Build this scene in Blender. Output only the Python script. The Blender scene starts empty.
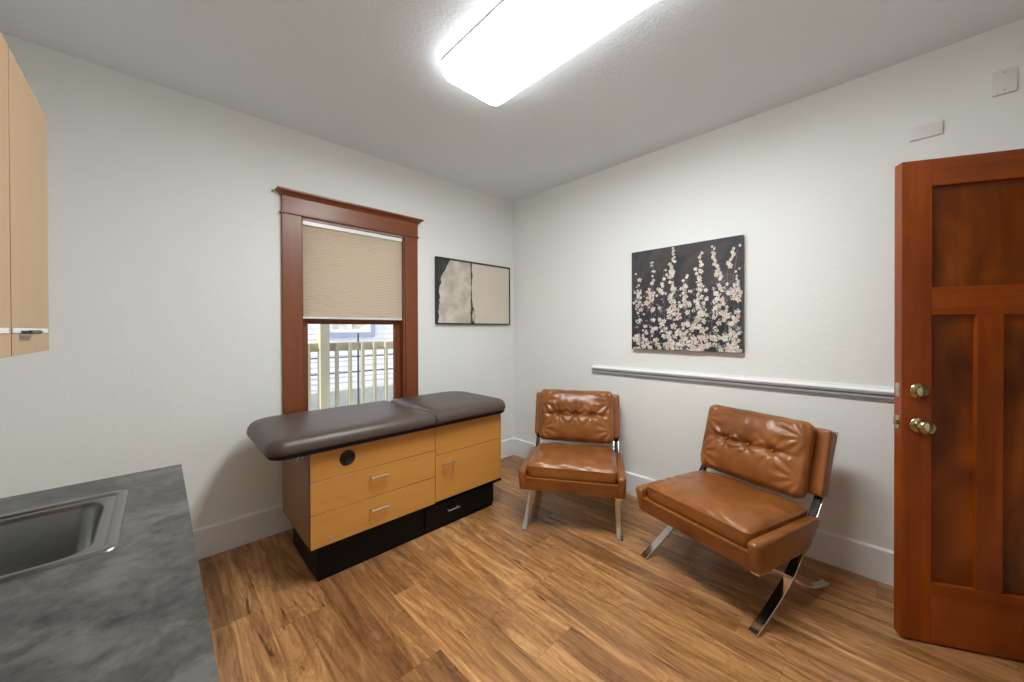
import bpy, bmesh, math, random
from mathutils import Vector, Matrix, noise as mnoise

S = bpy.context.scene
COL = S.collection
PI = math.pi

# ------------------------------------------------------------------ camera
CAM = Vector((-2.6931, -2.7675, 1.31))
YAW, PITCH, ROLL = 0.7681848, -0.0055616, -0.0033727
fw = Vector((math.cos(PITCH) * math.sin(YAW), math.cos(PITCH) * math.cos(YAW), math.sin(PITCH)))
rt = Vector((math.cos(YAW), -math.sin(YAW), 0)); up = rt.cross(fw)
r2 = rt * math.cos(ROLL) + up * math.sin(ROLL); u2 = up * math.cos(ROLL) - rt * math.sin(ROLL)
cd = bpy.data.cameras.new('camera'); cam = bpy.data.objects.new('camera', cd); COL.objects.link(cam)
cd.sensor_width = 36.0; cd.lens = 36.0 * 366.465 / 1024; cd.shift_y = -9.237 / 1024; cd.clip_start = 0.05
m = Matrix((r2, u2, -fw)).transposed().to_4x4(); m.translation = CAM
cam.matrix_world = m
S.camera = cam

# ------------------------------------------------------------------ light, exposure
LAMP_STRENGTH = 12.0
S.view_settings.view_transform = 'Standard'; S.view_settings.look = 'None'
S.view_settings.gamma = 1.0; S.view_settings.use_curve_mapping = False
S.view_settings.exposure = 1.66
S.cycles.max_bounces = 10; S.cycles.diffuse_bounces = 6
S.cycles.sample_clamp_indirect = 6.0

w = bpy.data.worlds.new('world'); S.world = w; w.use_nodes = True
wn = w.node_tree.nodes; wl = w.node_tree.links; wn.clear()
wo = wn.new('ShaderNodeOutputWorld'); wb = wn.new('ShaderNodeBackground')
wb.inputs['Color'].default_value = (0.86, 0.92, 1.0, 1); wb.inputs['Strength'].default_value = 0.6
wl.new(wb.outputs[0], wo.inputs[0])
sd = bpy.data.lights.new('sun', 'SUN'); sd.energy = 2.1; sd.angle = 0.01; sd.color = (1, 0.95, 0.86)
sun = bpy.data.objects.new('sun', sd); COL.objects.link(sun)
sun.rotation_euler = Vector((1.0, 0.10, -0.55)).to_track_quat('-Z', 'Y').to_euler()

# ------------------------------------------------------------------ materials
def lin(c):
    return tuple(((v / 255) / 12.92 if v / 255 <= .04045 else ((v / 255 + .055) / 1.055) ** 2.4) for v in c) + (1,)

class NT:
    def __init__(s, name):
        s.m = bpy.data.materials.new(name); s.m.use_nodes = True
        s.t = s.m.node_tree; s.b = s.t.nodes['Principled BSDF']; s.out = s.t.nodes['Material Output']
    def n(s, kind, **kw):
        x = s.t.nodes.new('ShaderNode' + kind)
        for k, v in kw.items():
            if k in x.inputs.keys() and not hasattr(x, k): x.inputs[k].default_value = v
            else: setattr(x, k, v)
        return x
    def l(s, a, b): s.t.links.new(a, b)
    def coords(s, scale=(1, 1, 1), kind='Object', loc=(0, 0, 0)):
        c = s.n('TexCoord'); mp = s.n('Mapping'); mp.inputs['Scale'].default_value = scale
        mp.inputs['Location'].default_value = loc
        s.l(c.outputs[kind], mp.inputs['Vector']); return mp.outputs[0]
    def noise(s, vec, scale=5, detail=3, rough=.5, dist=0):
        x = s.n('TexNoise'); x.inputs['Scale'].default_value = scale; x.inputs['Detail'].default_value = detail
        x.inputs['Roughness'].default_value = rough; x.inputs['Distortion'].default_value = dist
        s.l(vec, x.inputs['Vector']); return x.outputs['Fac']
    def ramp(s, fac, stops):
        x = s.n('ValToRGB'); cr = x.color_ramp
        while len(cr.elements) > 1: cr.elements.remove(cr.elements[-1])
        cr.elements[0].position = stops[0][0]; cr.elements[0].color = stops[0][1]
        for p_, c_ in stops[1:]:
            e = cr.elements.new(p_); e.color = c_
        s.l(fac, x.inputs[0]); return x.outputs[0]
    def mix(s, fac, a, b, mode='MIX'):
        x = s.n('Mix'); x.data_type = 'RGBA'; x.blend_type = mode
        for sock, v in ((x.inputs[0], fac), (x.inputs[6], a), (x.inputs[7], b)):
            if isinstance(v, (int, float)): sock.default_value = v
            elif isinstance(v, tuple): sock.default_value = v
            else: s.l(v, sock)
        return x.outputs[2]
    def bump(s, h, strength=.3, dist=.002):
        x = s.n('Bump'); x.inputs['Strength'].default_value = strength; x.inputs['Distance'].default_value = dist
        s.l(h, x.inputs['Height']); s.l(x.outputs[0], s.b.inputs['Normal'])
    def setb(s, **kw):
        for k, v in kw.items(): s.b.inputs[k.replace('_', ' ')].default_value = v

def plain(name, rgb, rough=.5, metal=0, bump=0, bscale=300, var=.06, coat=0):
    t = NT(name); c = lin(rgb); v = t.coords()
    n = t.noise(v, bscale, 3)
    lo = tuple(x * (1 - var) for x in c[:3]) + (1,); hi = tuple(min(1, x * (1 + var)) for x in c[:3]) + (1,)
    n2 = t.noise(v, 6, 3)
    t.l(t.ramp(n2, [(.3, lo), (.7, hi)]), t.b.inputs['Base Color'])
    t.setb(Roughness=rough, Metallic=metal)
    if coat: t.b.inputs['Coat Weight'].default_value = coat
    if bump: t.bump(n, bump, .001)
    return t.m

def paint_wall(name, rgb, scale, strength, dist):
    t = NT(name); v = t.coords()
    a = t.noise(v, scale, 4, .6); b = t.noise(v, scale * .35, 2)
    mixn = t.n('Math'); mixn.operation = 'ADD'; t.l(a, mixn.inputs[0]); t.l(b, mixn.inputs[1])
    t.bump(mixn.outputs[0], strength, dist)
    c = lin(rgb)
    t.l(t.ramp(t.noise(v, 1.4, 2), [(.3, tuple(x * .975 for x in c[:3]) + (1,)), (.7, c)]), t.b.inputs['Base Color'])
    t.setb(Roughness=.62); return t.m

M = {}
M['wall'] = paint_wall('wall_paint', (236, 238, 236), 110, .3, .003)
M['ceiling'] = paint_wall('ceiling_texture', (235, 242, 248), 150, .55, .004)
M['white_trim'] = plain('white_trim_paint', (236, 237, 238), .35, var=.01)
M['grey_trim'] = plain('grey_trim_paint', (158, 159, 162), .45, var=.04)
M['plate'] = plain('plate_plastic', (226, 225, 223), .45, var=.01)

def wood(name, c1, c2, c3, axis='z', scale=1.0, rough=.35, streak=30, coat=0, blotch=.0, bdist=.0004):
    t = NT(name)
    sc = {'x': (.06, 1, 1), 'y': (1, .06, 1), 'z': (1, 1, .06)}[axis]
    v = t.coords(tuple(q * scale for q in sc))
    f = t.noise(v, streak, 5, .6, .6)
    g = t.noise(v, streak * .22, 3, .5, 1.2)
    col = t.mix(g, t.ramp(f, [(.3, lin(c1)), (.7, lin(c2))]), t.ramp(f, [(.25, lin(c2)), (.75, lin(c3))]))
    if blotch:
        v2 = t.coords((1, 1, .5)); k = t.noise(v2, 5, 3, .55, .8)
        col = t.mix(t.ramp(k, [(.35, (0, 0, 0, 1)), (.7, (blotch, blotch, blotch, 1))]), col, lin(c1))
    t.l(col, t.b.inputs['Base Color']); t.setb(Roughness=rough)
    if coat: t.b.inputs['Coat Weight'].default_value = coat; t.b.inputs['Coat Roughness'].default_value = .15
    t.bump(f, .15, bdist)
    return t.m
M['window_wood'] = wood('window_casing_wood', (112, 58, 30), (126, 66, 35), (134, 74, 41), 'z', rough=.38, streak=20, coat=.05)
M['window_wood_x'] = wood('window_head_wood', (116, 62, 34), (132, 72, 42), (142, 82, 52), 'x', rough=.38, streak=20, coat=.05)
M['door_stile'] = wood('door_wood_stile', (98, 36, 4), (146, 62, 8), (176, 88, 16), 'z', rough=.32, streak=22, coat=.12, blotch=.5)
M['door_rail'] = wood('door_wood_rail', (100, 38, 5), (150, 66, 10), (186, 98, 22), 'x', rough=.32, streak=22, coat=.12, blotch=.5)
M['door_panel'] = wood('door_wood_panel', (60, 24, 5), (128, 56, 10), (186, 98, 24), 'z', scale=.8, rough=.32, streak=10, coat=.12, blotch=.9)
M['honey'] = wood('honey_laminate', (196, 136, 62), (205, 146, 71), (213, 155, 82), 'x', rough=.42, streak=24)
M['honey_shaded'] = wood('honey_laminate_shaded', (126, 86, 50), (134, 93, 55), (140, 98, 60), 'z', rough=.45, streak=18)  # same honey laminate, darkened: shade on the table's side is in the colour
M['maple'] = wood('maple_laminate', (178, 148, 114), (186, 156, 120), (192, 162, 127), 'z', rough=.45, streak=18)
M['edge_dark'] = plain('dark_gap_edge', (84, 50, 28), .5)
M['black'] = plain('black_laminate', (5, 5, 5), .55, var=.1); M['black'].node_tree.nodes['Principled BSDF'].inputs['Specular IOR Level'].default_value = .25
M['black_gloss'] = plain('black_plastic', (12, 12, 13), .25, var=.1)
M['vinyl'] = plain('brown_vinyl', (78, 66, 60), .42, bump=.25, bscale=500, var=.04)
M['chrome'] = plain('chrome', (238, 235, 228), .12, 1, var=.01)
M['nickel'] = plain('satin_nickel', (200, 196, 188), .28, 1, var=.02)
M['brass'] = plain('antique_brass', (184, 170, 130), .17, 1, var=.08)
M['steel'] = plain('stainless_steel', (150, 150, 146), .30, 1, var=.03)
M['rubber'] = plain('black_webbing', (20, 19, 18), .6, var=.1)
M['olive'] = plain('olive_beige_paint', (180, 172, 146), .6, var=.05)
M['lavender'] = plain('lavender_paint', (150, 155, 176), .6, var=.03)
M['white_ext'] = plain('white_exterior_paint', (232, 232, 235), .6, var=.02)
M['dark_metal'] = plain('dark_painted_metal', (70, 70, 86), .5, var=.05)
M['concrete'] = plain('outdoor_concrete', (168, 168, 160), .9, var=.14, bump=.3, bscale=80)
M['paving'] = plain('blue_grey_paving', (165, 182, 196), .8, var=.12)
M['exterior_plaster'] = plain('exterior_render', (200, 198, 190), .8, var=.05)

# siding
t = NT('lap_siding'); v = t.coords(); t.setb(Roughness=.6)
t.l(t.ramp(t.noise(v, 3, 3), [(.3, lin((214, 212, 220))), (.7, lin((232, 230, 236)))]), t.b.inputs['Base Color'])
M['siding'] = t.m
# glass
t = NT('window_glass'); t.t.nodes.remove(t.b)
tr = t.n('BsdfTransparent'); gl = t.n('BsdfGlossy'); gl.inputs['Roughness'].default_value = .02
fr = t.n('Fresnel'); fr.inputs[0].default_value = 1.45; mx = t.n('MixShader')
t.l(fr.outputs[0], mx.inputs[0]); t.l(tr.outputs[0], mx.inputs[1]); t.l(gl.outputs[0], mx.inputs[2]); t.l(mx.outputs[0], t.out.inputs[0])
M['glass'] = t.m
# pleated shade
t = NT('shade_fabric'); v = t.coords()
t.setb(Roughness=.85); c = t.ramp(t.noise(v, 300, 2), [(.3, lin((234, 222, 205))), (.7, lin((240, 228, 211)))])
t.l(c, t.b.inputs['Base Color'])
tl = t.n('BsdfTranslucent'); t.l(c, tl.inputs[0]); mx = t.n('MixShader'); mx.inputs[0].default_value = .5
t.l(t.b.outputs[0], mx.inputs[1]); t.l(tl.outputs[0], mx.inputs[2]); t.l(mx.outputs[0], t.out.inputs[0])
M['shade'] = t.m
# lamp diffuser
t = NT('lamp_diffuser'); t.setb(Base_Color=(.9, .9, .9, 1), Roughness=.4)
t.b.inputs['Emission Color'].default_value = (0.955, 1.0, 0.99, 1); t.b.inputs['Emission Strength'].default_value = LAMP_STRENGTH
M['diffuser'] = t.m
t = NT('lamp_diffuser_skirt'); t.setb(Base_Color=(.9, .9, .9, 1), Roughness=.4)
t.b.inputs['Emission Color'].default_value = (0.955, 1.0, 0.99, 1); t.b.inputs['Emission Strength'].default_value = LAMP_STRENGTH * .16
M['diffuser_skirt'] = t.m
# leather
t = NT('cognac_leather'); v = t.coords()
g = t.noise(v, 220, 4, .6); big = t.noise(v, 5, 4, .6, .6); wr = t.noise(v, 22, 3, .5, .2)
base = t.ramp(big, [(.28, lin((114, 66, 26))), (.5, lin((141, 84, 38))), (.75, lin((164, 104, 53)))])
t.l(base, t.b.inputs['Base Color'])
t.b.inputs['Roughness'].default_value = .32
t.b.inputs['Coat Weight'].default_value = 0
ad = t.n('Math'); ad.operation = 'MULTIPLY_ADD'; t.l(wr, ad.inputs[0]); ad.inputs[1].default_value = 0.0; t.l(g, ad.inputs[2])
t.bump(ad.outputs[0], .22, .0012)
M['leather'] = t.m
for k_ in ('door_stile', 'door_rail', 'door_panel'): M[k_].node_tree.nodes['Principled BSDF'].inputs['Specular IOR Level'].default_value = .35
# counter laminate
t = NT('slate_laminate'); v = t.coords()
a = t.noise(v, 9, 8, .68, .35); b = t.noise(v, 38, 6, .7, .2)
c = t.ramp(a, [(.36, lin((42, 41, 40))), (.5, lin((66, 65, 62))), (.62, lin((100, 98, 94)))])
c = t.mix(t.ramp(b, [(.35, (0, 0, 0, 1)), (.75, (.5, .5, .5, 1))]), c, lin((122, 120, 117)))
t.l(c, t.b.inputs['Base Color']); t.setb(Roughness=.42); t.bump(b, .1, .0005)
M['counter'] = t.m
# floor boards: per-face colour attribute (tone, seed)
t = NT('wood_floor_boards')
at = t.n('Attribute'); at.attribute_name = 'board'; sep = t.n('SeparateColor'); t.l(at.outputs['Color'], sep.inputs[0])
co = t.n('TexCoord')
off = t.n('CombineXYZ'); mu = t.n('Math'); mu.operation = 'MULTIPLY'; mu.inputs[1].default_value = 37.0
t.l(sep.outputs[1], mu.inputs[0]); t.l(mu.outputs[0], off.inputs[0]); t.l(mu.outputs[0], off.inputs[1]); t.l(mu.outputs[0], off.inputs[2])
av = t.n('VectorMath'); av.operation = 'ADD'; t.l(co.outputs['Object'], av.inputs[0]); t.l(off.outputs[0], av.inputs[1])
def mapped(sc):
    mp = t.n('Mapping'); mp.inputs['Scale'].default_value = sc; t.l(av.outputs[0], mp.inputs['Vector']); return mp.outputs[0]
fine = t.noise(mapped((1, .045, 1)), 120, 4, .6, .3)
band = t.noise(mapped((1, .10, 1)), 17, 4, .6, 1.6)
fig = t.noise(mapped((1, .25, 1)), 6.5, 3, .5, 2.4)
knot = t.noise(mapped((1, .10, 1)), 30, 2, .5, 1.0)
c = t.ramp(band, [(.30, lin((88, 52, 25))), (.44, lin((138, 91, 50))), (.56, lin((170, 121, 72))), (.72, lin((206, 160, 104)))])
c2 = t.ramp(fine, [(.3, lin((130, 86, 46))), (.7, lin((188, 140, 86)))])
c = t.mix(.38, c, c2)
wv = t.ramp(fig, [(.40, (1, 1, 1, 1)), (.47, (.72, .66, .58, 1)), (.50, (1, 1, 1, 1)), (.56, (.80, .74, .68, 1)), (.60, (1, 1, 1, 1))])
c = t.mix(.75, c, wv, 'MULTIPLY')
dk = t.ramp(knot, [(.27, (.30, .2, .14, 1)), (.335, (1, 1, 1, 1))])
c = t.mix(.9, c, dk, 'MULTIPLY')
tone = t.ramp(sep.outputs[0], [(0, (.42, .36, .30, 1)), (.5, (.74, .70, .64, 1)), (1, (1.16, 1.17, 1.15, 1))])
c = t.mix(1.0, c, tone, 'MULTIPLY')
hs = t.n('HueSaturation'); hs.inputs['Saturation'].default_value = .96; hs.inputs['Value'].default_value = 1.32
t.l(c, hs.inputs['Color']); t.l(hs.outputs[0], t.b.inputs['Base Color'])
t.setb(Roughness=.33); t.bump(fine, .12, .0006)
M['floor'] = t.m
# painting grounds
t = NT('painting_dark_ground'); v = t.coords((1, 1, 1))
c = t.ramp(t.noise(v, 5, 5, .6, .8), [(.3, lin((34, 34, 42))), (.5, lin((58, 54, 56))), (.7, lin((84, 77, 76)))])
sx = t.n('SeparateXYZ'); t.l(t.coords(), sx.inputs[0])
mr = t.n('MapRange'); mr.inputs['From Min'].default_value = -.25; mr.inputs['From Max'].default_value = .2
t.l(sx.outputs[2], mr.inputs[0])
c = t.mix(mr.outputs[0], t.mix(.6, c, lin((26, 28, 44))), c)
t.l(c, t.b.inputs['Base Color']); t.setb(Roughness=.6); M['canvas_dark'] = t.m
def paint(name, a, b, sc=60):
    t = NT(name); t.l(t.ramp(t.noise(t.coords(), sc, 3), [(.35, lin(a)), (.65, lin(b))]), t.b.inputs['Base Color']); t.setb(Roughness=.6); return t.m
M['p_white'] = paint('paint_white', (205, 202, 196), (226, 223, 218))
M['p_pink'] = paint('paint_pale_pink', (198, 174, 164), (212, 194, 186))
M['p_peach'] = paint('paint_peach', (204, 184, 168), (216, 200, 186))
M['p_green'] = paint('paint_pale_green', (176, 180, 150), (200, 200, 174))
M['p_grey'] = paint('paint_grey', (98, 98, 104), (136, 136, 140))
M['p_dot'] = paint('paint_blossom_centre', (110, 78, 66), (136, 100, 80))
M['p_dark'] = paint('paint_charcoal', (48, 48, 46), (66, 66, 62), 20)
M['p_mush'] = paint('paint_warm_grey', (176, 168, 156), (214, 206, 194), 9)
M['p_beige'] = paint('paint_beige', (212, 202, 190), (218, 208, 196), 5)
M['frame_black'] = plain('black_frame', (36, 34, 32), .4)
M['canvas_edge'] = plain('canvas_edge', (96, 92, 92), .7)

# ------------------------------------------------------------------ mesh helpers
def nb(): return bmesh.new()

def obj(name, bm, mats, parent=None, smooth=None, loc=None):
    me = bpy.data.meshes.new(name)
    bmesh.ops.recalc_face_normals(bm, faces=bm.faces)
    bm.to_mesh(me); bm.free()
    if not isinstance(mats, (list, tuple)): mats = [mats]
    for k in mats: me.materials.append(M[k])
    o = bpy.data.objects.new(name, me); COL.objects.link(o)
    if parent is not None: o.parent = parent
    if loc is not None: o.location = loc
    if smooth:
        for p in me.polygons: p.use_smooth = True
        if smooth is not True: me.set_sharp_from_angle(angle=math.radians(smooth))
    return o

def thing(name, label, cat, loc=(0, 0, 0), rz=0, group=None):
    o = bpy.data.objects.new(name, None); COL.objects.link(o); o.empty_display_size = .1
    o.location = loc; o.rotation_euler = (0, 0, rz); o['label'] = label; o['category'] = cat
    if group: o['group'] = group
    return o

def tag(o, label, cat, group=None):
    o['label'] = label; o['category'] = cat
    if group: o['group'] = group
    return o

def struct(o, label=None, cat=None):
    o['kind'] = 'structure'
    if label: o['label'] = label
    if cat: o['category'] = cat
    return o

def box(bm, x0, x1, y0, y1, z0, z1, bev=0, seg=2, mat=0):
    vs = [bm.verts.new((x, y, z)) for x in (x0, x1) for y in (y0, y1) for z in (z0, z1)]
    idx = [(0, 1, 3, 2), (4, 6, 7, 5), (0, 4, 5, 1), (2, 3, 7, 6), (0, 2, 6, 4), (1, 5, 7, 3)]
    fs = [bm.faces.new([vs[i] for i in q]) for q in idx]
    for f in fs: f.material_index = mat
    if bev:
        es = list({e for f in fs for e in f.edges})
        r = bmesh.ops.bevel(bm, geom=es, offset=bev, segments=seg, profile=.5, affect='EDGES')
        for f in r['faces']: f.material_index = mat
    return vs

def prism(bm, pts, axis, a0, a1, mat=0, bev=0, seg=2):
    """closed outline pts (2D) extruded along axis; 2D order: x->(y,z), y->(x,z), z->(x,y)"""
    def P(p, a):
        return {'x': (a, p[0], p[1]), 'y': (p[0], a, p[1]), 'z': (p[0], p[1], a)}[axis]
    A = [bm.verts.new(P(p, a0)) for p in pts]; B = [bm.verts.new(P(p, a1)) for p in pts]
    fs = [bm.faces.new(A), bm.faces.new(B[::-1])]
    n = len(pts)
    for i in range(n): fs.append(bm.faces.new((A[i], B[i], B[(i + 1) % n], A[(i + 1) % n])))
    for f in fs: f.material_index = mat
    if bev:
        es = list({e for f in fs[:2] for e in f.edges})
        r = bmesh.ops.bevel(bm, geom=es, offset=bev, segments=seg, profile=.5, affect='EDGES')
        for f in r['faces']: f.material_index = mat
    return fs

def tube(bm, pts, r, n=10, mat=0, cap=True):
    pts = [Vector(p) for p in pts]; rings = []
    prev = None
    for i, p in enumerate(pts):
        d = (pts[min(i + 1, len(pts) - 1)] - pts[max(i - 1, 0)]).normalized()
        a = prev if prev is not None else (Vector((0, 0, 1)) if abs(d.z) < .9 else Vector((1, 0, 0)))
        s = d.cross(a).normalized(); q = s.cross(d).normalized(); prev = q
        rr = r[i] if isinstance(r, (list, tuple)) else r
        rings.append([bm.verts.new(p + (s * math.cos(2 * PI * k / n) + q * math.sin(2 * PI * k / n)) * rr) for k in range(n)])
    for a, b in zip(rings, rings[1:]):
        for k in range(n):
            f = bm.faces.new((a[k], a[(k + 1) % n], b[(k + 1) % n], b[k])); f.material_index = mat
    if cap:
        for q in (rings[0], rings[-1]):
            f = bm.faces.new(q); f.material_index = mat

def lathe(bm, prof, origin, axis, n=24, mat=0):
    """prof: list of (distance along axis, radius)"""
    d = Vector(axis).normalized(); a = Vector((0, 0, 1)) if abs(d.z) < .9 else Vector((1, 0, 0))
    s = d.cross(a).normalized(); q = s.cross(d); o = Vector(origin); rings = []
    for h, r in prof:
        if r < 1e-6: rings.append([bm.verts.new(o + d * h)])
        else: rings.append([bm.verts.new(o + d * h + (s * math.cos(2 * PI * k / n) + q * math.sin(2 * PI * k / n)) * r) for k in range(n)])
    for A, B in zip(rings, rings[1:]):
        for k in range(n):
            k2 = (k + 1) % n
            if len(A) == 1 and len(B) == 1: break
            if len(A) == 1: f = bm.faces.new((A[0], B[k], B[k2]))
            elif len(B) == 1: f = bm.faces.new((A[k], A[k2], B[0]))
            else: f = bm.faces.new((A[k], A[k2], B[k2], B[k]))
            f.material_index = mat
    for q_ in (rings[0], rings[-1]):
        if len(q_) > 1: bm.faces.new(q_).material_index = mat

def rbox(bm, size, r, step, fn=None, k=4):
    """rounded box centred on the origin, dense grid; fn(p, n) moves points"""
    h = [s / 2 for s in size]; r = [min(r, q * .98) for q in h] if not isinstance(r, (list, tuple)) else r
    ax = []
    for i in range(3):
        corner = [-h[i] + r[i] * (1 - math.cos(PI / 4 * j / k) / 1) * 1.0 for j in range(0)]
        cs = [-h[i] + r[i] * j / k for j in range(k)]
        inner = max(1, int(round((2 * h[i] - 2 * r[i]) / step)))
        mid = [-h[i] + r[i] + (2 * h[i] - 2 * r[i]) * j / inner for j in range(inner + 1)]
        ax.append(cs + mid + [-c for c in reversed(cs)])
    vd = {}
    def V(i, j, l):
        key = (i, j, l)
        if key not in vd:
            p = [ax[0][i], ax[1][j], ax[2][l]]
            inn = [max(-h[a] + r[a], min(h[a] - r[a], p[a])) for a in range(3)]
            d = Vector([(p[a] - inn[a]) / r[a] for a in range(3)])
            # cube -> sphere mapping of the corner offset
            if d.length > 0:
                mx = max(abs(c) for c in d); d = Vector([math.tan(c * PI / 4) for c in d]) if mx > 0 else d
                d.normalize()
            q = Vector([inn[a] + d[a] * r[a] for a in range(3)])
            if fn: q = fn(q, d)
            vd[key] = bm.verts.new(q)
        return vd[key]
    n = [len(a) - 1 for a in ax]
    for i in range(n[0]):
        for j in range(n[1]):
            bm.faces.new((V(i, j, 0), V(i, j + 1, 0), V(i + 1, j + 1, 0), V(i + 1, j, 0)))
            bm.faces.new((V(i, j, n[2]), V(i + 1, j, n[2]), V(i + 1, j + 1, n[2]), V(i, j + 1, n[2])))
    for i in range(n[0]):
        for l in range(n[2]):
            bm.faces.new((V(i, 0, l), V(i + 1, 0, l), V(i + 1, 0, l + 1), V(i, 0, l + 1)))
            bm.faces.new((V(i, n[1], l), V(i, n[1], l + 1), V(i + 1, n[1], l + 1), V(i + 1, n[1], l)))
    for j in range(n[1]):
        for l in range(n[2]):
            bm.faces.new((V(0, j, l), V(0, j, l + 1), V(0, j + 1, l + 1), V(0, j + 1, l)))
            bm.faces.new((V(n[0], j, l), V(n[0], j + 1, l), V(n[0], j + 1, l + 1), V(n[0], j, l + 1)))

def rrect(x0, x1, y0, y1, rad, n=8, inset=0):
    """rounded rectangle outline; rad = (x0y0, x1y0, x1y1, x0y1)"""
    x0 += inset; x1 -= inset; y0 += inset; y1 -= inset
    if not isinstance(rad, (list, tuple)): rad = (rad,) * 4
    out = []
    for (cx, cy, sx, sy, a0), rr in zip(((x0, y0, 1, 1, PI), (x1, y0, -1, 1, 1.5 * PI), (x1, y1, -1, -1, 0), (x0, y1, 1, -1, .5 * PI)), rad):
        rr = max(rr - inset, .002); ox = cx + sx * rr; oy = cy + sy * rr
        for k in range(n + 1):
            a = a0 + PI / 2 * k / n
            out.append((ox + rr * math.cos(a), oy + rr * math.sin(a)))
    return out

def loft(bm, loops, mat=0, cap0=True, cap1=True):
    R = [[bm.verts.new(p) for p in L] for L in loops]
    for a, b in zip(R, R[1:]):
        n = len(a)
        for k in range(n): bm.faces.new((a[k], a[(k + 1) % n], b[(k + 1) % n], b[k])).material_index = mat
    if cap0: bm.faces.new(R[0][::-1]).material_index = mat
    if cap1: bm.faces.new(R[-1]).material_index = mat

# ------------------------------------------------------------------ room shell
H = 2.646; XL = -3.25; YB = -3.60
# floor as real boards: two printed strips per board
rnd = random.Random(4)
bm = nb(); lay = bm.loops.layers.float_color.new('board')
BW = 0.2405; X0 = -1.868
joints = {0: -1.065, 1: -1.79, 2: -1.50, 3: -1.27, 4: -2.30, -1: -1.485, -2: -.9, 5: -.8, 6: -1.9, 7: -2.72}
tones = {(0, 0): (1.0, .62), (1, 0): (.95, .45), (1, -1): (.6, .7), (2, 0): (.92, .62), (2, 1): (.9, .75), (0, 1): (.35, .55), (-1, 0): (.5, .4), (-1, 1): (.25, .55)}
for i in range(-8, 10):
    xa = X0 + i * BW; xb = xa + BW
    j = joints.get(i, -rnd.uniform(.3, 1.5)); L = 1.21
    ys = sorted({min(.0, max(YB, j + L * k)) for k in range(-4, 4)})
    for yi in range(len(ys) - 1):
        ya, yb = ys[yi], ys[yi + 1]
        row = int(round((yb - j) / L))   # 0: board whose far end is the known joint
        for s in (0, 1):
            xs0, xs1 = xa + s * BW / 2, xa + (s + 1) * BW / 2
            xs0 = max(XL, xs0); xs1 = min(0, xs1)
            if xs1 <= xs0: continue
            tn = tones.get((i, row)); tone = tn[s] if tn else rnd.uniform(.3, .8)
            sd_ = rnd.random()
            e = .00035
            f = bm.faces.new([bm.verts.new(q) for q in ((xs0 + (e if s == 0 else 0), ya + e, 0), (xs1 - (e if s else 0), ya + e, 0), (xs1 - (e if s else 0), yb - e, 0), (xs0 + (e if s == 0 else 0), yb - e, 0))])
            for lp in f.loops: lp[lay] = (tone, sd_, 0, 1)
# sub floor slab just under the boards
for f in list(bm.faces): pass
box(bm, XL - .15, .15, YB - .15, .0, -.12, -.0012, mat=1)
struct(obj('floor', bm, ['floor', 'edge_dark']), 'warm brown wood plank floor', 'floor')

bm = nb(); box(bm, XL - .15, .15, YB - .15, .16, H, H + .12)
struct(obj('ceiling', bm, 'ceiling'), 'white textured ceiling', 'ceiling')
# window opening
WX0, WX1, WZ0, WZ1 = -1.996, -1.243, .62, 2.064
T = .16
bm = nb()
box(bm, XL - .15, WX0, 0, T, -.12, H); box(bm, WX1, .15, 0, T, -.12, H)
box(bm, WX0, WX1, 0, T, -.12, WZ0); box(bm, WX0, WX1, 0, T, WZ1, H)
struct(obj('wall_front', bm, 'wall'), 'white textured wall with the window', 'wall')
bm = nb(); box(bm, 0, .15, YB - .15, 0, -.12, H)
struct(obj('wall_right', bm, 'wall'), 'white textured wall behind the leather chairs', 'wall')
bm = nb(); box(bm, XL - .15, XL, YB - .15, 0, -.12, H)
struct(obj('wall_left', bm, 'wall'), 'white wall carrying the upper cabinet', 'wall')
# back wall with the doorway the open door belongs to
bm = nb()
DX0, DX1 = -.90, -.115
box(bm, XL, DX0, YB - .15, YB, -.12, H); box(bm, DX1, 0, YB - .15, YB, -.12, H); box(bm, DX0, DX1, YB - .15, YB, 2.03, H)
struct(obj('wall_back', bm, 'wall'), 'white wall with the doorway behind the camera', 'wall')
bm = nb()
box(bm, DX0 - .35, .0, YB - 1.3, YB - 1.25, 0, H); box(bm, DX0 - .40, DX0 - .35, YB - 1.3, YB - .15, 0, H); box(bm, 0, .05, YB - 1.3, YB - .15, 0, H)
box(bm, DX0 - .4, .05, YB - 1.3, YB - .15, H, H + .05); box(bm, DX0 - .4, .05, YB - 1.3, YB - .15, -.06, -.001)
struct(obj('wall_hallway', bm, 'wall'), 'hallway wall beyond the doorway', 'wall')
bm = nb()
box(bm, DX0 - .09, DX0, YB, YB + .018, 0, 2.03); box(bm, DX1, DX1 + .09, YB, YB + .018, 0, 2.03); box(bm, DX0 - .10, DX1 + .10, YB, YB + .022, 2.03, 2.13)
struct(obj('trim_2', bm, 'window_wood'), 'wooden casing of the doorway', 'door casing')

def baseboard(name, pts):
    bm = nb(); (xa, ya), (xb, yb), nrm = pts
    prof = [(0, 0), (.018, 0), (.018, .150), (.018, .166), (.010, .1735), (0, .1735)]
    A = []; B = []
    for d, z in prof:
        A.append(bm.verts.new((xa + nrm[0] * d, ya + nrm[1] * d, z))); B.append(bm.verts.new((xb + nrm[0] * d, yb + nrm[1] * d, z)))
    n = len(prof)
    for i in range(n): bm.faces.new((A[i], B[i], B[(i + 1) % n], A[(i + 1) % n]))
    bm.faces.new(A); bm.faces.new(B[::-1])
    return struct(obj(name, bm, 'white_trim'), 'tall white baseboard', 'baseboard')
baseboard('baseboard_front', ((XL, 0), (0, 0), (0, -1)))
baseboard('baseboard_right', ((0, 0), (0, YB), (-1, 0)))
baseboard('baseboard_left', ((XL, YB), (XL, 0), (1, 0)))

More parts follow.
